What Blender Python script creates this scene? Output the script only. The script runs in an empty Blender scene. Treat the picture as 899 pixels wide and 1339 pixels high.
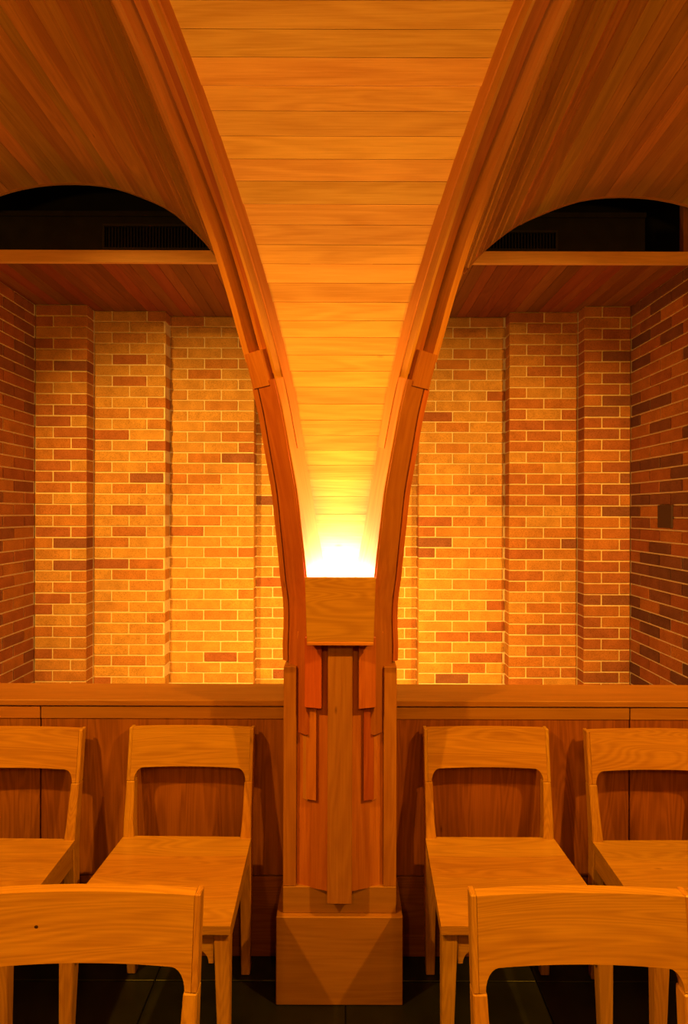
import bpy, bmesh, math, random
import numpy as np
from mathutils import Vector, Matrix
R = random.Random(7)
S = bpy.context.scene
COL = S.collection

# ------------------------------------------------------------------ camera
F = 772.0
CAMZ = 1.5
cam_d = bpy.data.cameras.new('camera'); cam = bpy.data.objects.new('camera', cam_d); COL.objects.link(cam)
cam_d.sensor_fit = 'HORIZONTAL'; cam_d.sensor_width = 36; cam_d.lens = 36 * F / 899
cam_d.clip_start = 0.02
cam.matrix_world = Matrix.Translation((0, 0, CAMZ)) @ Matrix.Rotation(math.pi / 2, 4, 'X') @ Matrix.Rotation(0.003, 4, 'Z')
S.camera = cam
# ------------------------------------------------------------------ world, exposure
w = bpy.data.worlds.new('world'); S.world = w; w.use_nodes = True
w.node_tree.nodes['Background'].inputs[0].default_value = (1, .42, .1, 1)
w.node_tree.nodes['Background'].inputs[1].default_value = 0.02
S.view_settings.view_transform = 'Standard'; S.view_settings.look = 'None'
S.view_settings.exposure = 0.0; S.view_settings.gamma = 1.0; S.view_settings.use_curve_mapping = False
# ------------------------------------------------------------------ lights (ceiling spotlights of the nave)
def spot(name, loc, target, watts, color, size=1.6, blend=.6, radius=.03):
    l = bpy.data.lights.new(name, 'SPOT'); l.energy = watts; l.color = color
    l.spot_size = size; l.spot_blend = blend; l.shadow_soft_size = radius
    o = bpy.data.objects.new(name, l); COL.objects.link(o); o.location = loc
    o.rotation_euler = (Vector(target) - Vector(loc)).to_track_quat('-Z', 'Y').to_euler(); return o
WARM = (1.0, .43, .02)
spot('ceiling_spotlight', (-1.65, .45, 2.85), (-.15, 2.1, .45), 280, WARM, 1.15, .6)
spot('ceiling_spotlight', (1.65, .45, 2.85), (.15, 2.1, .45), 280, WARM, 1.15, .6)
spot('ceiling_spotlight', (-.60, -2.0, 3.0), (-.2, 2.1, .5), 80, WARM, 1.0, .8, .05)
spot('ceiling_spotlight', (.60, -2.0, 3.0), (.2, 2.1, .5), 80, WARM, 1.0, .8, .05)
# wall washers on the brick of the alcove
spot('wall_washer', (-1.75, .60, 3.13), (-.75, 3.96, .95), 690, (1, .48, .06), .96, .9, .03)
spot('wall_washer', (1.70, .60, 3.10), (.70, 3.96, .95), 560, (1, .45, .05), .96, .9, .03)
def uplight(name, loc, watts, size, color=(1, .42, .02), rot=(math.pi, 0, 0), sy=None):
    l = bpy.data.lights.new(name, 'AREA'); l.energy = watts; l.color = color; l.size = size
    if sy: l.shape = 'RECTANGLE'; l.size_y = sy
    o = bpy.data.objects.new(name, l); COL.objects.link(o); o.location = loc; o.rotation_euler = rot; return o
# unseen fill lights added behind the viewer to brighten the vaults
for x in (-1.6, 1.6): uplight('vault_fill_light', (x, -.9, 1.35), 60, .35)
# small lamp on the far side of the column, low behind the parapet
uplight('alcove_lamp', (-.01, 2.42, .60), 24, .5, (1, .52, .12), (math.radians(112), 0, 0), .1)

# ------------------------------------------------------------------ materials
def newmat(name):
    m = bpy.data.materials.new(name); m.use_nodes = True
    nt = m.node_tree; b = nt.nodes['Principled BSDF']
    return m, nt, b, nt.nodes.new, nt.links.new
def ramp(nt, stops, interp='LINEAR'):
    n = nt.nodes.new('ShaderNodeValToRGB'); cr = n.color_ramp; cr.interpolation = interp
    while len(cr.elements) < len(stops): cr.elements.new(.5)
    for e, (p, c) in zip(cr.elements, stops): e.position = p; e.color = (*c, 1)
    return n
def wood(name, dark, light, vary=.35, rough=.38, ring=16.0, spec=.35, red=.35, amp=.15):
    m, nt, b, N, L = newmat(name)
    at = N('ShaderNodeAttribute'); at.attribute_name = 'gr'
    oi = N('ShaderNodeObjectInfo')
    mul = N('ShaderNodeMath'); mul.operation = 'MULTIPLY'; mul.inputs[1].default_value = 13.7
    L(oi.outputs['Random'], mul.inputs[0])
    off = N('ShaderNodeCombineXYZ'); L(mul.outputs[0], off.inputs[0])
    m3 = N('ShaderNodeMath'); m3.operation = 'MULTIPLY'; m3.inputs[1].default_value = 1.9
    L(oi.outputs['Random'], m3.inputs[0]); L(m3.outputs[0], off.inputs[1]); 
    add = N('ShaderNodeVectorMath'); add.operation = 'ADD'; L(at.outputs['Vector'], add.inputs[0]); L(off.outputs[0], add.inputs[1])
    # large slow warp -> cathedral rings
    mp1 = N('ShaderNodeMapping'); mp1.inputs['Scale'].default_value = (1.1, 10, 10); L(add.outputs[0], mp1.inputs[0])
    n1 = N('ShaderNodeTexNoise'); n1.inputs['Scale'].default_value = 1.0; n1.inputs['Detail'].default_value = 2; n1.inputs['Distortion'].default_value = .5
    L(mp1.outputs[0], n1.inputs['Vector'])
    r1 = N('ShaderNodeMath'); r1.operation = 'MULTIPLY'; r1.inputs[1].default_value = ring * 6.283; L(n1.outputs['Fac'], r1.inputs[0])
    sn = N('ShaderNodeMath'); sn.operation = 'SINE'; L(r1.outputs[0], sn.inputs[0])
    s2 = N('ShaderNodeMath'); s2.operation = 'MULTIPLY_ADD'; s2.inputs[1].default_value = .5; s2.inputs[2].default_value = .5; L(sn.outputs[0], s2.inputs[0])
    # fibres
    mp2 = N('ShaderNodeMapping'); mp2.inputs['Scale'].default_value = (7, 260, 260); L(add.outputs[0], mp2.inputs[0])
    n2 = N('ShaderNodeTexNoise'); n2.inputs['Scale'].default_value = 1.0; n2.inputs['Detail'].default_value = 3; n2.inputs['Roughness'].default_value = .6
    L(mp2.outputs[0], n2.inputs['Vector'])
    # broad blotches
    mp3 = N('ShaderNodeMapping'); mp3.inputs['Scale'].default_value = (1.2, 14, 14); L(add.outputs[0], mp3.inputs[0])
    n3 = N('ShaderNodeTexNoise'); n3.inputs['Scale'].default_value = 1.3; n3.inputs['Detail'].default_value = 3; L(mp3.outputs[0], n3.inputs['Vector'])
    a = N('ShaderNodeMath'); a.operation = 'MULTIPLY'; a.inputs[1].default_value = amp; L(s2.outputs[0], a.inputs[0])
    c = N('ShaderNodeMath'); c.operation = 'MULTIPLY_ADD'; c.inputs[1].default_value = .55; L(n2.outputs['Fac'], c.inputs[0]); L(a.outputs[0], c.inputs[2])
    d = N('ShaderNodeMath'); d.operation = 'MULTIPLY_ADD'; d.inputs[1].default_value = .5; L(n3.outputs['Fac'], d.inputs[0]); L(c.outputs[0], d.inputs[2])
    cr = ramp(nt, [(.28, dark), (.82, light)]); L(d.outputs[0], cr.inputs[0])
    # per object tint: value and redness
    mr = N('ShaderNodeMapRange'); L(oi.outputs['Random'], mr.inputs[0]); mr.inputs[3].default_value = 1 - vary; mr.inputs[4].default_value = 1 + vary * .45
    fr = N('ShaderNodeMath'); fr.operation = 'FRACT'; L(mul.outputs[0], fr.inputs[0])
    hue = N('ShaderNodeHueSaturation'); L(cr.outputs[0], hue.inputs['Color']); L(mr.outputs[0], hue.inputs['Value'])
    mh = N('ShaderNodeMapRange'); L(fr.outputs[0], mh.inputs[0]); mh.inputs[3].default_value = .5 - .03 * red; mh.inputs[4].default_value = .5 + .012 * red
    L(mh.outputs[0], hue.inputs['Hue'])
    # small knots
    mp4 = N('ShaderNodeMapping'); mp4.inputs['Scale'].default_value = (2.2, 6, 6); L(add.outputs[0], mp4.inputs[0])
    vo = N('ShaderNodeTexVoronoi'); vo.inputs['Scale'].default_value = 1.6; L(mp4.outputs[0], vo.inputs['Vector'])
    kr = ramp(nt, [(.0, (.28, .2, .15)), (.055, (1, 1, 1))]); L(vo.outputs['Distance'], kr.inputs[0])
    mx = N('ShaderNodeMix'); mx.data_type = 'RGBA'; mx.blend_type = 'MULTIPLY'; mx.inputs[0].default_value = .8
    L(hue.outputs[0], mx.inputs[6]); L(kr.outputs[0], mx.inputs[7])
    L(mx.outputs[2], b.inputs['Base Color'])
    b.inputs['Roughness'].default_value = rough; b.inputs['Specular IOR Level'].default_value = spec
    bp = N('ShaderNodeBump'); bp.inputs['Strength'].default_value = .12; bp.inputs['Distance'].default_value = .002
    L(n2.outputs['Fac'], bp.inputs['Height']); L(bp.outputs[0], b.inputs['Normal'])
    return m
M = {}
M['web'] = wood('oak_vault_plank', (.52, .25, .06), (.78, .46, .14), .16, .42, 9, .3, .35)
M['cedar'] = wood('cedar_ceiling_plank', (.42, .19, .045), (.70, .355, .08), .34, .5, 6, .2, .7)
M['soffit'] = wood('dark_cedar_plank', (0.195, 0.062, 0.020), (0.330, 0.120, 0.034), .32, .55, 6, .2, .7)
M['rib'] = wood('fir_rib', (0.328, 0.088, 0.022), (0.541, 0.196, 0.049), .22, .42, 9, .35, .9)
M['ribpale'] = wood('pale_fir_rib', (0.410, 0.158, 0.037), (0.590, 0.272, 0.074), .12, .42, 9, .35, .4)
M['post'] = wood('fir_post', (0.284, 0.100, 0.025), (0.446, 0.189, 0.050), .14, .45, 12, .3, .1)
M['base'] = wood('oak_base', (0.257, 0.113, 0.027), (0.379, 0.184, 0.046), .08, .42, 8, .3, .3)
M['chair'] = wood('oak_chair', (0.325, 0.144, 0.025), (0.547, 0.293, 0.050), .10, .33, 24, .4, .3, .20)
M['panel'] = wood('mahogany_panel', (0.146, 0.043, 0.008), (0.303, 0.108, 0.021), .10, .42, 13, .3, .3, .22)
M['rail'] = wood('oak_rail', (0.260, 0.105, 0.023), (0.384, 0.169, 0.040), .1, .4, 8, .35, .3)
M['fascia'] = wood('oak_fascia', (.68, .36, .09), (.88, .52, .15), .1, .4, 8, .3, .3)

def brickmat(name, stops):
    m, nt, b, N, L = newmat(name)
    oi = N('ShaderNodeObjectInfo'); cr = ramp(nt, stops); L(oi.outputs['Random'], cr.inputs[0])
    tc = N('ShaderNodeTexCoord')
    ad = N('ShaderNodeVectorMath'); ad.operation = 'ADD'; L(tc.outputs['Object'], ad.inputs[0]); L(oi.outputs['Location'], ad.inputs[1])
    n = N('ShaderNodeTexNoise'); n.inputs['Scale'].default_value = 170; n.inputs['Detail'].default_value = 4; L(ad.outputs[0], n.inputs['Vector'])
    n2 = N('ShaderNodeTexNoise'); n2.inputs['Scale'].default_value = 14; n2.inputs['Detail'].default_value = 3; L(ad.outputs[0], n2.inputs['Vector'])
    r = ramp(nt, [(.3, (.55, .5, .45)), (.5, (1, 1, 1)), (.8, (1.15, 1.15, 1.1))]); L(n.outputs['Fac'], r.inputs[0])
    r2 = ramp(nt, [(.3, (.8, .76, .72)), (.7, (1.12, 1.12, 1.12))]); L(n2.outputs['Fac'], r2.inputs[0])
    mx = N('ShaderNodeMix'); mx.data_type = 'RGBA'; mx.blend_type = 'MULTIPLY'; mx.inputs[0].default_value = .75
    L(cr.outputs[0], mx.inputs[6]); L(r.outputs[0], mx.inputs[7])
    my = N('ShaderNodeMix'); my.data_type = 'RGBA'; my.blend_type = 'MULTIPLY'; my.inputs[0].default_value = .8
    L(mx.outputs[2], my.inputs[6]); L(r2.outputs[0], my.inputs[7]); L(my.outputs[2], b.inputs['Base Color'])
    b.inputs['Roughness'].default_value = .8; b.inputs['Specular IOR Level'].default_value = .2
    bp = N('ShaderNodeBump'); bp.inputs['Strength'].default_value = .35; bp.inputs['Distance'].default_value = .002
    L(n.outputs['Fac'], bp.inputs['Height']); L(bp.outputs[0], b.inputs['Normal'])
    return m
tan = (.60, .325, .08); tan2 = (.66, .36, .08); org = (.54, .22, .05); redb = (.42, .14, .05); drk = (.27, .105, .055); pur = (.17, .075, .055)
M['brick_tan'] = brickmat('tan_brick', [(0, drk), (.03, redb), (.12, org), (.28, tan), (.6, tan2), (.88, tan), (1, org)])
M['brick_mix'] = brickmat('mixed_brick', [(0, drk), (.06, redb), (.3, org), (.6, tan), (.8, org), (1, redb)])
M['brick_left'] = brickmat('russet_brick', [(0, drk), (.25, redb), (.6, org), (.8, redb), (1, drk)])
M['brick_red'] = brickmat('red_brick', [(0, pur), (.3, drk), (.5, redb), (.8, org), (1, redb)])
def plain(name, col, rough=.8, spec=.2, noise=0, nscale=40, bump=0):
    m, nt, b, N, L = newmat(name)
    b.inputs['Roughness'].default_value = rough; b.inputs['Specular IOR Level'].default_value = spec
    if noise:
        tc = N('ShaderNodeTexCoord'); n = N('ShaderNodeTexNoise'); n.inputs['Scale'].default_value = nscale; n.inputs['Detail'].default_value = 5
        L(tc.outputs['Object'], n.inputs['Vector'])
        r = ramp(nt, [(.25, tuple(c * (1 - noise) for c in col)), (.75, tuple(c * (1 + noise) for c in col))])
        L(n.outputs['Fac'], r.inputs[0]); L(r.outputs[0], b.inputs['Base Color'])
        if bump:
            bp = N('ShaderNodeBump'); bp.inputs['Strength'].default_value = bump; bp.inputs['Distance'].default_value = .003
            L(n.outputs['Fac'], bp.inputs['Height']); L(bp.outputs[0], b.inputs['Normal'])
    else: b.inputs['Base Color'].default_value = (*col, 1)
    return m
M['mortar'] = plain('mortar', (.86, .70, .42), .9, .1, .12, 90, .3)
M['slate'] = plain('dark_slate', (.012, .013, .014), .42, .35, .5, 9, .2)
M['grout'] = plain('dark_grout', (.012, .012, .012), .9, .1)
M['black'] = plain('black_paint', (.012, .011, .013), .7, .2, .3, 8)
M['duct'] = plain('charcoal_metal', (.03, .026, .03), .55, .3, .3, 12)
M['plate'] = plain('dark_bronze_plate', (.07, .035, .03), .5, .3)
m, nt, b, N, L = newmat('lamp_glow'); b.inputs['Emission Color'].default_value = (1, .70, .30, 1); b.inputs['Emission Strength'].default_value = 30
M['lamp'] = m

# ------------------------------------------------------------------ helpers
def tag(o, label=None, cat=None, group=None, kind=None):
    if label: o['label'] = label
    if cat: o['category'] = cat
    if group: o['group'] = group
    if kind: o['kind'] = kind
    return o
def thing(name, label=None, cat=None, loc=(0, 0, 0), rz=0, group=None, kind=None):
    o = bpy.data.objects.new(name, None); o.empty_display_size = .05; COL.objects.link(o); o.location = loc; o.rotation_euler = (0, 0, rz)
    return tag(o, label, cat, group, kind)
def link(name, me, parent=None, loc=None):
    o = bpy.data.objects.new(name, me); COL.objects.link(o)
    if parent: o.parent = parent
    if loc: o.location = loc
    return o
def mesh(name, verts, faces, mat, gr=None, smooth=False):
    me = bpy.data.meshes.new(name); me.from_pydata([tuple(map(float, v)) for v in verts], [], faces)
    me.materials.append(mat)
    if gr is not None:
        a = me.attributes.new('gr', 'FLOAT_VECTOR', 'POINT'); a.data.foreach_set('vector', np.array(gr, dtype=np.float32).ravel())
    bm = bmesh.new(); bm.from_mesh(me); bmesh.ops.recalc_face_normals(bm, faces=bm.faces); bm.to_mesh(me); bm.free()
    if smooth:
        me.polygons.foreach_set('use_smooth', [True] * len(me.polygons))
        me.set_sharp_from_angle(angle=math.radians(35))
    return me
BF = [(0, 1, 3, 2), (4, 6, 7, 5), (0, 4, 5, 1), (2, 3, 7, 6), (0, 2, 6, 4), (1, 5, 7, 3)]
def grain(vs, axis, seed=0):
    order = {'x': (0, 1, 2), 'y': (1, 0, 2), 'z': (2, 0, 1)}[axis]
    return [(v[order[0]] + seed, v[order[1]] + seed * .37, v[order[2]]) for v in vs]
def bev(me, w=.002, seg=1):
    bm = bmesh.new(); bm.from_mesh(me)
    es = [e for e in bm.edges if len(e.link_faces) == 2 and e.calc_face_angle(0) > .6]
    bmesh.ops.bevel(bm, geom=es, offset=w, segments=seg, affect='EDGES', profile=.6)
    bm.to_mesh(me); bm.free(); return me
def box(name, lo, hi, mat, parent=None, axis='x', bevel=.0, seed=None):
    vs = [(x, y, z) for x in (lo[0], hi[0]) for y in (lo[1], hi[1]) for z in (lo[2], hi[2])]
    me = mesh(name, vs, BF, mat, grain(vs, axis, R.random() * 9 if seed is None else seed))
    if bevel: bev(me, bevel)
    return link(name, me, parent)
def loft(name, sections, mat, parent=None, axis='z', bevel=0, smooth=False, gr=None):
    """closed skin through equal-length rings"""
    n = len(sections[0]); vs = [v for s in sections for v in s]; fs = []
    for i in range(len(sections) - 1):
        for j in range(n):
            a = i * n + j; b_ = i * n + (j + 1) % n; fs.append((a, b_, b_ + n, a + n))
    fs.append(tuple(range(n))[::-1]); fs.append(tuple(range((len(sections) - 1) * n, len(sections) * n)))
    me = mesh(name, vs, fs, mat, gr if gr is not None else grain(vs, axis, R.random() * 9), smooth)
    if bevel: bev(me, bevel)
    return link(name, me, parent)
def rect(x0, x1, y0, y1, z): return [(x0, y0, z), (x1, y0, z), (x1, y1, z), (x0, y1, z)]
def prism(name, poly, z0, z1, mat, parent=None, bevel=.0015, cutfn=None):
    lo = [(x, y, z0 if cutfn is None else cutfn(x, y)) for x, y in poly]; hi = [(x, y, z1) for x, y in poly]
    return loft(name, [lo, hi], mat, parent, 'z', bevel)

# ------------------------------------------------------------------ shared geometry of vault
CX, CY, BI = -.010, 2.0, .074            # column axis, inner face offset of a rib
D0 = CY - 1.4142 * BI
edge = [(720, 27), (655, 38), (590, 50), (515, 64), (440, 81), (330, 112), (215, 150), (120, 184), (0, 231)]
pts = [(.118, 1.08), (.120, 1.22)]
for y, hw in edge:
    d = D0 / (1 + hw / F); X = D0 - d; s = CY - d; pts.append((.7071 * (X + s), CAMZ + (669.5 - y) * d / F))
for s, z in ((.66, 2.965), (.82, 3.10), (1.02, 3.20), (1.33, 3.25)): pts.append((.7071 * (2 * s - 1.4142 * BI), z))
pts = np.array(pts)
def spline(t, y):
    n = len(t); h = np.diff(t); A = np.eye(n); r = np.zeros(n)
    for i in range(1, n - 1):
        A[i, i - 1] = h[i - 1]; A[i, i] = 2 * (h[i - 1] + h[i]); A[i, i + 1] = h[i]
        r[i] = 6 * ((y[i + 1] - y[i]) / h[i] - (y[i] - y[i - 1]) / h[i - 1])
    m_ = np.linalg.solve(A, r)
    def f(q):
        i = int(min(max(np.searchsorted(t, q) - 1, 0), n - 2)); a = (t[i + 1] - q) / h[i]; b_ = (q - t[i]) / h[i]
        return a * y[i] + b_ * y[i + 1] + ((a ** 3 - a) * m_[i] + (b_ ** 3 - b_) * m_[i + 1]) * h[i] ** 2 / 6
    return f
for _ in range(2):   # light smoothing of the traced curve
    pts[2:-2, 0] = .25 * pts[1:-3, 0] + .5 * pts[2:-2, 0] + .25 * pts[3:-1, 0] if False else pts[2:-2, 0]
T = np.concatenate([[0], np.cumsum(np.hypot(*np.diff(pts, axis=0).T))])
fr_, fz_ = spline(T, pts[:, 0]), spline(T, pts[:, 1])
TT = np.linspace(0, T[-1], 600); ZZ = np.array([fz_(t) for t in TT]); RR = np.array([fr_(t) for t in TT])
def t_of_z(z): return float(np.interp(z, ZZ, TT))
def path(t):
    if t < 0: return fr_(0), fz_(0) + t
    return fr_(t), fz_(t)
def frame(t):
    r, z = path(t); r1, z1 = path(t + .004); r0, z0 = path(t - .004); L_ = math.hypot(r1 - r0, z1 - z0)
    return r, z, (z1 - z0) / L_, -(r1 - r0) / L_      # n = (out, up)
def rib_point(side, t, b, n):
    r, z, no, nz = frame(t); r += n * no; z += n * nz
    X = side * (.7071 * r - .7071 * b); Y = CY - .7071 * r - .7071 * b
    return (CX + X, Y, z)
def sweep(name, side, t0, t1, b0, b1, n0, n1, mat, parent, step=.05, bevel=0):
    """curved board: b = across (positive towards the middle vault), n = towards the room; each may be a function of height z"""
    k = max(2, int((t1 - t0) / step) + 1); secs = []; gr = []; seed = R.random() * 20
    fn = lambda f, z: f(z) if callable(f) else f
    for i in range(k + 1):
        t = t0 + (t1 - t0) * i / k; z = path(t)[1]
        B0, B1, N0, N1 = fn(b0, z), fn(b1, z), fn(n0, z), fn(n1, z)
        ring = [(B0, N0), (B1, N0), (B1, N1), (B0, N1)]
        secs.append([rib_point(side, t, b_, n_) for b_, n_ in ring]); gr += [(t + seed, b_ + seed * .3, n_) for b_, n_ in ring]
    return loft(name, secs, mat, parent, gr=gr, smooth=True)
WZ = lambda z: float(np.interp(z, [1.0, 1.3, 1.58, 2.0, 2.3, 2.6, 3.0], [.112, .122, .114, .106, .100, .120, .116]))
NZ = lambda z: float(np.interp(z, [1.08, 1.2, 1.31, 1.40, 1.58, 1.80, 2.05, 2.3, 2.57, 3.2], [.100, .095, .084, .068, .056, .053, .062, .061, .056, .056]))
BO = lambda z: BI - WZ(z)

# ------------------------------------------------------------------ floor of slate tiles
fl = thing('floor', 'dark slate tiled floor', kind='structure')
box('grout_bed', (-3.2, -3.5, -.08), (3.2, 4.3, -.006), M['grout'], fl)
ts = .61
vs = [(x, y, z) for x in (0, ts - .004) for y in (0, ts - .004) for z in (-.02, 0)]
tile = bev(mesh('floor_tile', vs, BF, M['slate']), .0015)
for i in range(-5, 5):
    for j in range(-5, 7):
        link('floor_tile', tile, fl, (.012 + i * ts, .06 + j * ts, R.uniform(-.0012, 0)))

# ------------------------------------------------------------------ brick walls
CH, BL, MJ = .0703, .227, .009
ZT = 2.809                                # soffit height
_bc = {}
def brick_mesh(w_, axis, mat, dep=.1):
    k = (round(w_, 3), axis, mat.name, dep)
    if k not in _bc:
        h = (CH - MJ) / 2; a = w_ / 2
        lo, hi = ((-a, 0, -h), (a, dep, h)) if axis == 'x' else ((0, -a, -h), (dep, a, h))
        vs = [(x, y, z) for x in (lo[0], hi[0]) for y in (lo[1], hi[1]) for z in (lo[2], hi[2])]
        _bc[k] = bev(mesh('brick', vs, BF, mat), .0022)
    return _bc[k]
def brick_face(parent, a0, a1, plane, axis, mat, phase=0, zlow=0.0, sgn=1, dep=.1, n_max=40, ins0=0, ins1=0):
    """courses from the soffit down; axis 'x' = face towards the viewer; 'y' = side wall"""
    for c in range(n_max):
        z = ZT - CH * (c + .5)
        if z - CH / 2 < zlow: break
        x = a0 + (((c + phase) % 2) * BL / 2) - BL
        while x < a1 - .01:
            l, r = max(x, a0), min(x + BL, a1)
            x += BL
            if r - l < .035: continue
            w_ = r - l - MJ; mid = (l + r) / 2
            if l == a0 and ins0 == 0: w_ += MJ / 2; mid -= MJ / 4
            if r == a1 and ins1 == 0: w_ += MJ / 2; mid += MJ / 4
            me = brick_mesh(w_, axis, mat, dep)
            j = R.uniform(-.0012, .0012)
            loc = (mid, plane + j, z + R.uniform(-.0008, .0008)) if axis == 'x' else (plane + j, mid, z)
            o = link('brick', me, parent, loc)
            if axis == 'y' and sgn < 0: o.scale.x = -1
dA, dB, dC, dD = 3.743, 3.857, 3.960, 4.063
zb = ZT - 40 * CH
WL, WR = -1.959, 1.813
bl = thing('wall_back_left', 'stepped tan brick wall left of the column', kind='structure')
for lo, hi, pl, ph, mt in ((WL, -1.631, dA, 0, 'brick_mix'), (-1.631, -1.166, dB, 1, 'brick_tan'), (-1.166, -.603, dC, 0, 'brick_tan')):
    box('mortar', (lo - (.0 if lo == WL else .1), pl + .006, 0), (hi - .005, pl + .35, ZT), M['mortar'], bl)
    brick_face(bl, lo, hi, pl, 'x', M[mt], ph)
br = thing('wall_back_right', 'stepped brick wall right of the column', kind='structure')
for lo, hi, pl, ph, mt in ((1.520, WR, dA, 1, 'brick_left'), (1.077, 1.520, dB, 0, 'brick_mix'), (.500, 1.077, dC, 1, 'brick_tan')):
    box('mortar', (lo + .005, pl + .006, 0), (hi + (.0 if hi == WR else .1), pl + .35, ZT), M['mortar'], br)
    brick_face(br, lo, hi, pl, 'x', M[mt], ph)
bc = thing('wall_back', 'recessed tan brick wall behind the column', kind='structure')
box('mortar', (-.62, dD + .006, 0), (.52, dD + .25, ZT), M['mortar'], bc)
brick_face(bc, -.603, .500, dD, 'x', M['brick_tan'], 1)
wl = thing('wall_left', 'dim red brick side wall on the left', kind='structure')
box('mortar', (WL - .2, 2.6, 0), (WL - .006, 4.1, ZT), M['mortar'], wl)
brick_face(wl, 2.6, dA, WL, 'y', M['brick_left'], 0, zlow=.3, sgn=-1)
wr = thing('wall_right', 'dark red brick side wall on the right', kind='structure')
box('mortar', (WR + .006, 2.6, 0), (WR + .2, 4.1, ZT), M['mortar'], wr)
brick_face(wr, 2.6, dA, WR, 'y', M['brick_red'], 1, zlow=.3)
pl = box('wall_plate', (WR - .010, 3.255, 1.415), (WR + .003, 3.40, 1.545), M['plate'], None, bevel=.003)
tag(pl, 'small dark blank plate on the right brick side wall', 'wall plate')

# ------------------------------------------------------------------ soffit and fascia of the alcove
dF = 3.10
sf = thing('ceiling_soffit', 'lower plank soffit over the brick alcove', kind='structure')
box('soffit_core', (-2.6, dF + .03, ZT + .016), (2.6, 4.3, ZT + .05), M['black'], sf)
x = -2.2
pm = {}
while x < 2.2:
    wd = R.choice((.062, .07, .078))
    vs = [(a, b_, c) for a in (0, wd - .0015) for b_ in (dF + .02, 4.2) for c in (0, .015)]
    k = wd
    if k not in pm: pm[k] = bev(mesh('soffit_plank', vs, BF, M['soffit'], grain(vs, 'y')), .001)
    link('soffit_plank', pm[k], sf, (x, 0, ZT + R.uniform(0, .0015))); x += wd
fa = box('trim_1', (-2.6, dF, ZT - .0005), (2.6, dF + .024, ZT + .064), M['fascia'], None, 'x', .002)
tag(fa, 'pale wooden fascia board edging the soffit', kind='structure')
# dark plenum above
pn = thing('wall_plenum', 'black recess above the soffit', kind='structure')
box('back_panel', (-2.8, 3.62, ZT + .05), (2.8, 3.66, 3.7), M['black'], pn)
box('top_panel', (-2.8, 3.3, 3.62), (2.8, 3.66, 3.66), M['black'], pn)
for nm, x0, x1, lab in (('air_duct', -2.5, -.32, 'black air duct in the recess left of the column'), ('air_duct', .32, 1.74, 'black air duct in the recess right of the column')):
    d_ = thing(nm, lab, 'duct', ((x0 + x1) / 2, 3.5, ZT + .05))
    for nn, lo, hi in (('duct_body', (x0, 3.42, ZT + .051), (x1, 3.60, 3.235)), ('duct_flange', (x0, 3.405, 3.205), (x1, 3.42, 3.235))):
        o = box(nn, lo, hi, M['duct'], None, bevel=.003); o.data.transform(Matrix.Translation((-(x0 + x1) / 2, -3.5, -ZT - .05))); o.parent = d_
for x0, x1, z0, z1, lab in ((-1.395, -.73, 3.005, 3.155, 'dark air vent grille in the recess left of the column'), (.74, 1.225, 3.005, 3.125, 'dark air vent grille in the recess right of the column')):
    g = thing('air_vent', lab, 'vent', (x0, 3.405, z0), group=None)
    W, H = x1 - x0, z1 - z0
    for nn, lo, hi in (('vent_frame', (0, -.012, 0), (W, .012, .014)), ('vent_frame', (0, -.012, H - .014), (W, .012, H)), ('vent_frame', (0, -.012, .014), (.014, .012, H - .014)), ('vent_frame', (W - .014, -.012, .014), (W, .012, H - .014))):
        box(nn, lo, hi, plain('grille_metal', (.05, .042, .042), .5, .4) if 'g' not in pm else pm['g'], g, bevel=.002)
    vs = []; fs = []
    k = 0; xx = .022
    while xx < W - .02:
        q = [(a, b_, c) for a in (xx, xx + .003) for b_ in (-.006, .010) for c in (.014, H - .014)]
        fs += [tuple(i + len(vs) for i in f) for f in BF]; vs += q; xx += .018
    o = link('vent_slats', mesh('vent_slats', vs, fs, M['duct']), g); o['kind'] = 'stuff'
po = box('trim_2', (1.795, 3.13, ZT + .064), (1.835, 3.17, 3.25), M['soffit'], None, 'z', .002)
tag(po, 'short upright post at the right end of the dark recess', kind='structure')

# ------------------------------------------------------------------ side vaults (planks along the depth)
ax = np.array([.20, .33, .47, .56, .655, .80, .90, 1.04, 1.20, 1.38, 1.60, 1.80, 2.05, 2.35])
az = np.array([1.45, 2.05, 2.45, 2.64, 2.825, 2.99, 3.074, 3.142, 3.195, 3.215, 3.203, 3.154, 3.03, 2.78])
def smooth_profile(ax, az):
    t = np.concatenate([[0], np.cumsum(np.hypot(np.diff(ax), np.diff(az)))])
    return t, spline(t, ax), spline(t, az)
pt, px_, pz_ = smooth_profile(ax, az)
_q = [(.7071 * (path(t)[0] - BO(path(t)[1])), path(t)[1]) for t in np.linspace(0, T[-1], 200)]
_gx = np.array([a for a, c in _q]); _gz = np.array([c for a, c in _q])
def reach(x): return min(1.0, max(0.0, (x - .20) / .42)) ** 1.2    # how far the web runs back from the rib
def groin_z(x): return float(np.interp(x, _gx, _gz))      # height where the side vault meets the rib
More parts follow.
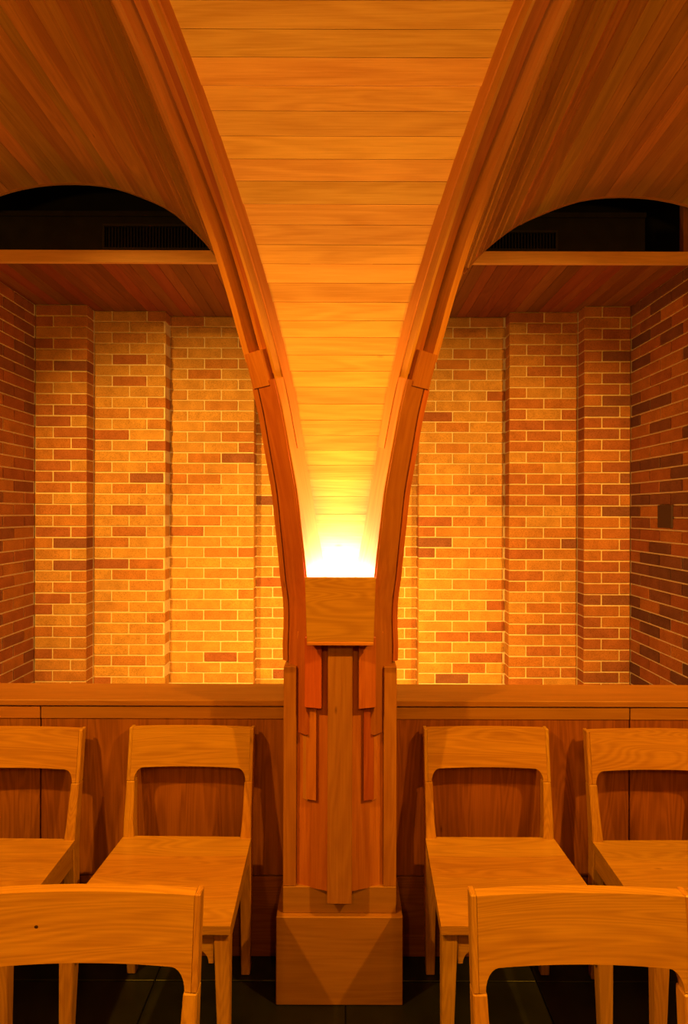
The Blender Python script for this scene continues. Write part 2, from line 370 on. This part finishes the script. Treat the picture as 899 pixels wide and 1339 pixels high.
for side, nm, lab in ((-1, 'ceiling_left', 'cedar plank barrel vault left of the column'), (1, 'ceiling_right', 'cedar plank barrel vault right of the column')):
    cl = thing(nm, lab, kind='structure')
    dx, dz = (0, 0) if side < 0 else (.045, -.060)
    t = .05
    while t < pt[-1] - .08:
        wd = R.choice((.055, .068, .075, .082)); t1 = t + wd
        mid = ((px_(t) + px_(t1)) / 2); 
        y0 = CY - mid + float(np.interp(mid, [.2, .4, .6], [.08, .10, .13])) if mid < 1.33 else .80
        y0 = max(y0, .62)
        fq = reach(mid); y1 = y0 + (dF - y0) * fq
        tx, tz = px_(t1) - px_(t), pz_(t1) - pz_(t); l_ = math.hypot(tx, tz); nx, nz = -tz / l_, tx / l_
        pr = R.uniform(-.0012, .0012)
        fz = dz * min(1, max(0, (mid - .45) / .5))
        q = [(px_(t) + tx * .006, pz_(t) + tz * .006 + fz), (px_(t1) - tx * .006, pz_(t1) - tz * .006 + fz)]
        vs = []
        for (a, c) in q:
            for b_ in (y0, y1):
                zc, ox_ = (groin_z(a), 0) if b_ == y0 else (groin_z(a) + (c - groin_z(a)) * fq, side * dx * min(1, max(0, (mid - .45) / .5)))
                for e in (0, .016): vs.append((side * (a + nx * (e + pr)) + CX + ox_, b_, zc + nz * (e + pr)))
        seed = R.random() * 30
        gr = [(v[1] + seed, v[0] * side + seed * .4 + v[2], 0) for v in vs]
        link('vault_plank', mesh('vault_plank', vs, BF, M['cedar'], gr), cl)
        t = t1
    # thin edge band along the arch, and a backing shell
    n = 44; secs = []; gr = []; sh = []
    for i in range(n + 1):
        t = .25 + (pt[-1] - .25 - .1) * i / n
        a, c = px_(t), pz_(t); a1, c1 = px_(t + .01), pz_(t + .01); tx, tz = (a1 - a) * 100, (c1 - c) * 100; l_ = math.hypot(tx, tz); nx, nz = -tz / l_, tx / l_
        u = min(1, max(0, (a - .45) / .5)); ox = CX + side * dx * u; oz = dz * u
        ring = [(-.004, 0), (.028, 0), (.028, .012), (-.004, .012)]
        y0 = max(CY - a + (.09 if a < .6 else .13), .80); fq = reach(a); ye = y0 + (dF - y0) * fq; c = groin_z(a) + (c - groin_z(a)) * fq
        secs.append([(side * (a + nx * e) + ox, ye - .014 + y, c + nz * e + oz) for e, y in ring]); gr += [(t, e, y) for e, y in ring]
    loft('arch_edge_band', secs, M['ribpale'], cl, gr=gr, smooth=True)
    secs = []
    for i in range(n + 1):
        t = .05 + (pt[-1] - .1) * i / n
        a, c = px_(t), pz_(t); a1, c1 = px_(t + .01), pz_(t + .01); tx, tz = (a1 - a) * 100, (c1 - c) * 100; l_ = math.hypot(tx, tz); nx, nz = -tz / l_, tx / l_
        u = min(1, max(0, (a - .45) / .5)); ox = CX + side * dx * u; oz = dz * u
        y0 = max(CY - a + .15, .80); fq = reach(a); ye = y0 + (dF - .014 - y0) * fq + .001; cz = groin_z(a) + (c - groin_z(a)) * fq
        secs.append([(side * (a + nx * e) + (ox if far else CX), ye if far else y0, (cz + oz if far else groin_z(a)) + nz * e) for e, far in ((.020, 0), (.020, 1), (.032, 1), (.032, 0))])
    loft('vault_backing', secs, M['black'], cl)

# ------------------------------------------------------------------ middle vault (planks across), between the ribs
cc = thing('ceiling_middle', 'golden oak plank vault rising above the lamp', kind='structure')
def s_of_t(t): r, z = path(t); return (r / .7071 + 1.4142 * BI) / 2, z
lines = [760, 728, 700, 672, 649, 627, 608, 589, 569, 549, 528, 506, 485, 464, 441, 419, 395, 370, 345, 320, 294, 267, 237, 208, 178, 145, 112, 75, 38, 0]
tts = []
grid = np.linspace(0, T[-1], 1200)
ys = np.array([669.5 - (path(t)[1] - CAMZ) * F / (CY - s_of_t(t)[0]) for t in grid])
for y in lines: tts.append(float(np.interp(-y, -ys[:1000], grid[:1000])))
tts[0] = t_of_z(1.22)
while tts[-1] < T[-1] - .1: tts.append(tts[-1] + R.uniform(.075, .1))
for i in range(len(tts) - 1):
    ta, tb = tts[i], tts[i + 1] - .0010; pr = R.uniform(-.0015, .001)
    vs = []; gr = []; seed = R.random() * 40
    for j, t in enumerate((ta, tb)):
        s, z = s_of_t(t); hw = s - 1.4142 * BI + .02; r, _, no, nz = frame(t)
        for e in (0, .018):
            pe = pr + e - (.0010 if j == 0 else 0)
            for sx in (-1, 1):
                vs.append((CX + sx * hw, CY - s + pe * no, z - pe * nz)); gr.append((sx * hw + seed, t + seed * .3, e))
    fs = [(0, 1, 5, 4), (2, 6, 7, 3), (0, 4, 6, 2), (1, 3, 7, 5), (0, 2, 3, 1), (4, 5, 7, 6)]
    link('vault_plank', mesh('vault_plank', vs, fs, M['web'], gr), cc)
# flat ceiling over the nave behind the camera
nc = box('ceiling', (-3.2, -3.6, 3.27), (3.2, .70, 3.33), M['cedar'], None, 'y'); tag(nc, 'wooden ceiling over the nave', kind='structure')
wf = box('wall_front', (-3.2, -3.66, 0), (3.2, -3.6, 3.3), M['brick_red'], None); tag(wf, 'brick wall behind the viewer', kind='structure')

# ------------------------------------------------------------------ the column
co = thing('wooden_column', 'layered wooden column with two curved ribs and a glowing lamp box', 'column', (CX, CY, 0))
cp = thing('_tmp')
def own(o):  # parent to the column keeping place
    o.data = o.data; o.data.transform(Matrix.Translation((-CX, -CY, 0))); o.parent = co; return o
def cbox(name, x0, x1, y0, y1, z0, z1, mat, axis='z', bevel=.0018): return own(box(name, (CX + x0, y0, z0), (CX + x1, y1, z1), mat, None, axis, bevel))
cbox('base_block', -.193, .193, 1.795, 2.205, 0, .268, M['base'], 'x', .002)
cbox('plinth', -.174, .174, 1.812, 2.188, .268, .35, M['base'], 'x', .002)
cbox('core', -.135, .135, 1.86, 2.15, .35, 1.25, M['post'])
for sd in (-1, 1):
    a, b_ = sorted((sd * .134, sd * .1738)); cbox('side_post', a, b_, 1.8125, 2.188, .35, 1.025, M['post'])
    # angled front boards forming the prow
    P = [(sd * .1335, 1.826), (sd * .036, 1.796), (sd * .036, 1.86), (sd * .1335, 1.86)]
    own(prism('prow_board', [(CX + x, y) for x, y in P], .345, 1.13, M['rib']))
    for x0, x1, y0, y1, yz in ((.108, .056, 1.790, 1.776, 926), (.104, .072, 1.806, 1.796, 1050)):
        P = [(sd * x0, y0), (sd * x1, y1), (sd * x1, 1.83), (sd * x0, 1.83)]
        own(prism('stepped_board', [(CX + x, y) for x, y in P], CAMZ + (669.5 - yz) * 1.785 / F, 1.12, M['rib']))
cbox('center_post', -.037, .037, 1.768, 1.90, .325, 1.2, M['post'])
tz = t_of_z
def rb(name, sd, z0, z1, b0, b1, n0, n1, mat):
    t0 = tz(z0) if z0 >= pts[0, 1] else z0 - pts[0, 1]
    return own(sweep(name, sd, t0, tz(z1) if z1 < 3.2 else T[-1] - .02, b0, b1, n0, n1, M[mat], None))
def zy(y, d=1.79): return CAMZ + (669.5 - y) * d / F
for sd in (-1, 1):
    # full body behind everything
    rb('rib_core', sd, zy(1050), 3.3, lambda z: BO(z) + .045, BI - .010, -.12, lambda z: NZ(z) - .045, 'post')
    # inner cheek board beside the glowing vault (upper, then lower layers)
    rb('inner_cheek_board', sd, 1.695, 3.3, BI - .010, BI + .007, -.03, lambda z: NZ(z) * .42, 'ribpale')
    rb('inner_cheek_board', sd, 1.90, 3.3, BI - .010, BI + .001, lambda z: NZ(z) * .42, lambda z: NZ(z) - .012, 'ribpale')
    rb('inner_cheek_board', sd, zy(926), 1.90, BI - .010, BI + .004, -.01, lambda z: NZ(z) - .004, 'ribpale')
    # upper main bottom board and outer strip, with a groove between
    rb('rib_board', sd, 1.985, 3.3, lambda z: BO(z) + .040, lambda z: BO(z) + .040 + (WZ(z) - .05) * .52, -.02, lambda z: NZ(z) - .030, 'rib')
    rb('rib_board', sd, 1.915, 3.3, lambda z: BO(z) + .040 + (WZ(z) - .05) * .52, BI - .010, -.02, lambda z: NZ(z) - .018, 'rib')
    rb('outer_strip', sd, 1.965, 3.0, lambda z: BO(z), lambda z: BO(z) + .026, -.16, lambda z: NZ(z) - .000, 'ribpale')
    rb('outer_cheek_board', sd, zy(872), 3.3, lambda z: BO(z) + .004, lambda z: BO(z) + .045, -.26, lambda z: NZ(z) - .085, 'rib')
    # joint block
    rb('joint_block', sd, 1.885, 1.985, lambda z: BO(z) + .008, BI - .022, -.01, lambda z: NZ(z) + .004, 'rib')
    # lower boards
    rb('lower_rib_board', sd, zy(962), 1.90, lambda z: BO(z) + .030, BI - .001, -.01, lambda z: NZ(z) + .001, 'rib')
    rb('lower_rib_board', sd, zy(872), 1.885, lambda z: BO(z), lambda z: BO(z) + .024, -.06, lambda z: NZ(z) + .001, 'rib')
    rb('corner_post', sd, zy(1050), zy(955), .016, .068, -.02, .090, 'ribpale')
# lamp box between the ribs
bt, bb = 1.307, 1.112
vs = []
def panel(name, q0, q1, y0, y1, mat):
    (xa, xb), (xc, xd) = q0, q1
    lo = [(CX + xa, y0, bb), (CX + xb, y0, bb), (CX + xb, y1, bb), (CX + xa, y1, bb)]
    hi = [(CX + xc, y0, bt), (CX + xd, y0, bt), (CX + xd, y1, bt), (CX + xc, y1, bt)]
    return own(loft(name, [lo, hi], mat, None, 'x', .0015))
panel('lamp_box_front', (-.0985, .0985), (-.105, .105), 1.742, 1.757, M['chair'])
cbox('lamp_box_base', -.098, .098, 1.757, 1.87, bb, bb + .015, M['fascia'], 'x')
cbox('lamp_box_lip', -.0985, .0985, 1.738, 1.757, bb - .006, bb + .004, M['ribpale'], 'x')
# the lamp tube in the box
k = 12; secs = []
for x in (-.075, .075): secs.append([(CX + x, 1.80 + .012 * math.cos(a * math.tau / k), 1.262 + .012 * math.sin(a * math.tau / k)) for a in range(k)])
own(loft('lamp_tube', secs, M['lamp'], None))
bpy.data.objects.remove(cp)
al = bpy.data.lights.new('column_lamp', 'AREA'); al.shape = 'RECTANGLE'; al.size = .17; al.size_y = .03; al.energy = 8.5; al.color = (1, .41, .40)
ao = bpy.data.objects.new('column_lamp', al); COL.objects.link(ao); ao.location = (CX, 1.80, 1.285); ao.rotation_euler = (math.radians(180), 0, 0)
spot('column_lamp_beam', (CX, 1.80, 1.29), (CX, .95, 3.2), 120, (1, .56, .04), 1.25, .9, .05)

# ------------------------------------------------------------------ panelled parapet
yp = 1.992
wp = thing('wall_parapet', 'low wood panelled wall on both sides of the column', kind='structure')
for x0, x1, seams in ((-2.6, CX - .176, [-1.02, -1.87]), (CX + .176, 2.6, [.965, 1.80])):
    box('parapet_core', (x0, yp + .02, 0), (x1, yp + .16, .845), M['panel'], wp, 'z')
    box('cap_board', (x0, yp - .008, .846), (x1, yp + .185, .866), M['rail'], wp, 'x', .002)
    xs = sorted([x0, x1] + seams)
    for a, b_ in zip(xs[:-1], xs[1:]):
        box('top_rail', (a + .002, yp - .003, .802), (b_ - .002, yp + .02, .842), M['rail'], wp, 'x', .001)
        box('wall_panel', (a + .0025, yp, .274), (b_ - .0025, yp + .02, .8015), M['panel'], wp, 'z', .001)
        box('base_board', (a + .0015, yp, .0), (b_ - .0015, yp + .02, .268), M['panel'], wp, 'x', .001)

# ------------------------------------------------------------------ chairs
def make_chair(name):
    t = thing(name)
    wb, wf_ = .2055, .222                      # half widths back / front
    zs, ztop = .455, .785
    ch = M['chair']
    # seat of four boards; back edge y=0, front y=-.41 (faces -Y)
    ny = 4; th = .022
    for i in range(ny):
        y0, y1 = -.41 * i / ny, -.41 * (i + 1) / ny + .0004
        ha, hb = wb + (wf_ - wb) * i / ny, wb + (wf_ - wb) * (i + 1) / ny
        secs = []; gr = []
        sd = R.random() * 10
        nx = 10
        ringtop = []
        V = []; G = []
        for jx in range(nx + 1):
            u = -1 + 2 * jx / nx
            for (y, h) in ((y0, ha), (y1, hb)):
                dish = -.006 * (1 - u * u) * math.sin(math.pi * min(1, max(0, -y / .41)))
                V.append((u * h, y, zs + dish)); V.append((u * h, y, zs - th))
                G += [(u * h + sd, y + sd * .3, 0), (u * h + sd, y + sd * .3, -th)]
        Fs = []
        for jx in range(nx):
            a = jx * 4; b_ = a + 4
            Fs += [(a, a + 2, b_ + 2, b_), (a + 1, b_ + 1, b_ + 3, a + 3), (a, b_, b_ + 1, a + 1), (a + 2, a + 3, b_ + 3, b_ + 2)]
        Fs += [(0, 1, 3, 2), (nx * 4, nx * 4 + 2, nx * 4 + 3, nx * 4 + 1)]
        link('seat_board', mesh('seat_board', V, Fs, ch, G, False), t)
    yl = lambda z: (.050 * (z - .45) / .34 if z > .45 else .012 * (.45 - z) / .45)
    for s in (-1, 1):
        # rear leg below the seat, continuing as back post
        secs = []
        for z, wi, dp in ((0, .028, .026), (.25, .036, .034), (.42, .038, .040), (.50, .030, .038), (.622, .026, .032)):
            o_ = wb - (.006 if z < .2 else 0)
            a, b_ = sorted((s * o_, s * (o_ - wi))); y = yl(z); secs.append([(a, y - .004 - (dp - .03), z), (b_, y - .004 - (dp - .03), z), (b_, y + .026, z), (a, y + .026, z)])
        loft('rear_leg', secs, ch, t, bevel=.0025)
        secs = []
        for z in (.6225, .70, ztop + .002):
            a, b_ = sorted((s * wb, s * (wb - .0115))); y = yl(z)
            secs.append([(a, y - .006, z), (b_, y - .006, z), (b_, y + .024, z), (a, y + .024, z)])
        loft('back_post', secs, ch, t, bevel=.002)
        secs = []
        for z, wi in ((0, .026), (.22, .033), (.40, .040), (zs - th, .042)):
            ox = wf_ - .004; a, b_ = sorted((s * ox, s * (ox - wi))); secs.append([(a, -.40, z), (b_, -.40, z), (b_, -.40 + wi * .9, z), (a, -.40 + wi * .9, z)])
        loft('front_leg', secs, ch, t, bevel=.0025)
        # side apron
        secs = [[(s * (wf_ - .012), -.37, .37), (s * (wf_ - .032), -.37, .37), (s * (wf_ - .032), -.37, zs - th), (s * (wf_ - .012), -.37, zs - th)],
                [(s * (wb - .008), -.002, .37), (s * (wb - .028), -.002, .37), (s * (wb - .028), -.002, zs - th), (s * (wb - .008), -.002, zs - th)]]
        loft('side_apron', secs, ch, t, 'y')
    # arched aprons front and back
    def arched(name, half, y0, y1, ztop_, zlow, rad, earz, curve=0, lean=False, arch=0):
        xs = [-half, -half + .012]
        for k in range(1, 7): a = math.pi / 2 * k / 6; xs.append(-half + .012 + rad * (1 - math.cos(a)))
        xs += list(np.linspace(-half + .012 + rad, half - .012 - rad, 15)[1:])
        for k in range(1, 7): a = math.pi / 2 * k / 6; xs.append(half - .012 - rad + rad * math.sin(a))
        xs.append(half)
        def zb_(x):
            e = half - abs(x)
            if e <= .0125: return earz
            q = (e - .012) / rad
            base = zlow + arch * (1 - (x / half) ** 2)
            if q < 1: return zlow - (zlow - earz) * (1 - math.sqrt(max(0, 1 - (1 - q) ** 2))) + arch * (1 - (x / half) ** 2)
            return base
        V = []; G = []; sd = R.random() * 10
        for x in xs:
            c = curve * (1 - (x / half) ** 2)
            for z in (ztop_, zb_(x)):
                l = yl(z) if lean else 0
                for y in (y0, y1): V.append((x, y + c + l, z)); G.append((x + sd, z, y))
        Fs = []
        for i in range(len(xs) - 1):
            a = i * 4; b_ = a + 4
            Fs += [(a, b_, b_ + 1, a + 1), (a + 2, a + 3, b_ + 3, b_ + 2), (a, a + 2, b_ + 2, b_), (a + 1, b_ + 1, b_ + 3, a + 3)]
        n = (len(xs) - 1) * 4; Fs += [(0, 1, 3, 2), (n, n + 2, n + 3, n + 1)]
        return link(name, mesh(name, V, Fs, ch, G, True), t)
    arched('backrest', wb - .0118, -.005, .018, ztop, .662, .026, .6235, .011, True, .002)
    arched('front_apron', wf_ - .046, -.395, -.377, zs - th, .385, .032, .35)
    arched('rear_apron', wb - .038, .0, .018, zs - th, .385, .03, .35)
    return t
proto = make_chair('chapel_chair')
def place(first, X, Y, rz, label, group):
    if first: r = proto
    else:
        r = proto.copy(); COL.objects.link(r)
        for c in list(proto.children):
            k = c.copy(); COL.objects.link(k); k.parent = r
    r.location = (X, Y, 0); r.rotation_euler = (0, 0, rz); tag(r, label, 'chair', group); return r
G1, G2 = 'oak chairs along the panelled wall', 'oak chairs in the nearer row'
place(True, -.500, 1.90, -.012, 'oak chapel chair against the panelling, immediately left of the column', G1)
place(False, .470, 1.90, .0, 'oak chapel chair against the panelling, immediately right of the column', G1)
place(False, -1.057, 1.885, -.01, 'oak chair against the panelling at the left edge, cut off by the frame', G1)
place(False, .998, 1.885, .01, 'oak chair against the panelling at the right edge, cut off by the frame', G1)
place(False, -.470, 1.055, .0, 'nearest oak chair back in the lower left corner, with a dark knot', G2)
place(False, .443, 1.055, .0, 'nearest oak chair back in the lower right corner, in front of the others', G2)
kx, kz = -.10, .726
near_left = [o for o in bpy.data.objects if o.get('label', '').startswith('nearest oak chair back in the lower left')][0]
ky = .050 * (kz - .45) / .34 + .011 * (1 - (kx / .1937) ** 2) - .005
rings = [[(kx + r_ * 1.25 * math.cos(a * math.tau / 10), ky + dy, kz + r_ * math.sin(a * math.tau / 10)) for a in range(10)] for r_, dy in ((.0030, .003), (.0030, -.0004), (.0018, -.0007))]
tag(loft('knot', rings, plain('dark_knot', (.05, .018, .006), .6), near_left), 'small dark knot in the backrest')
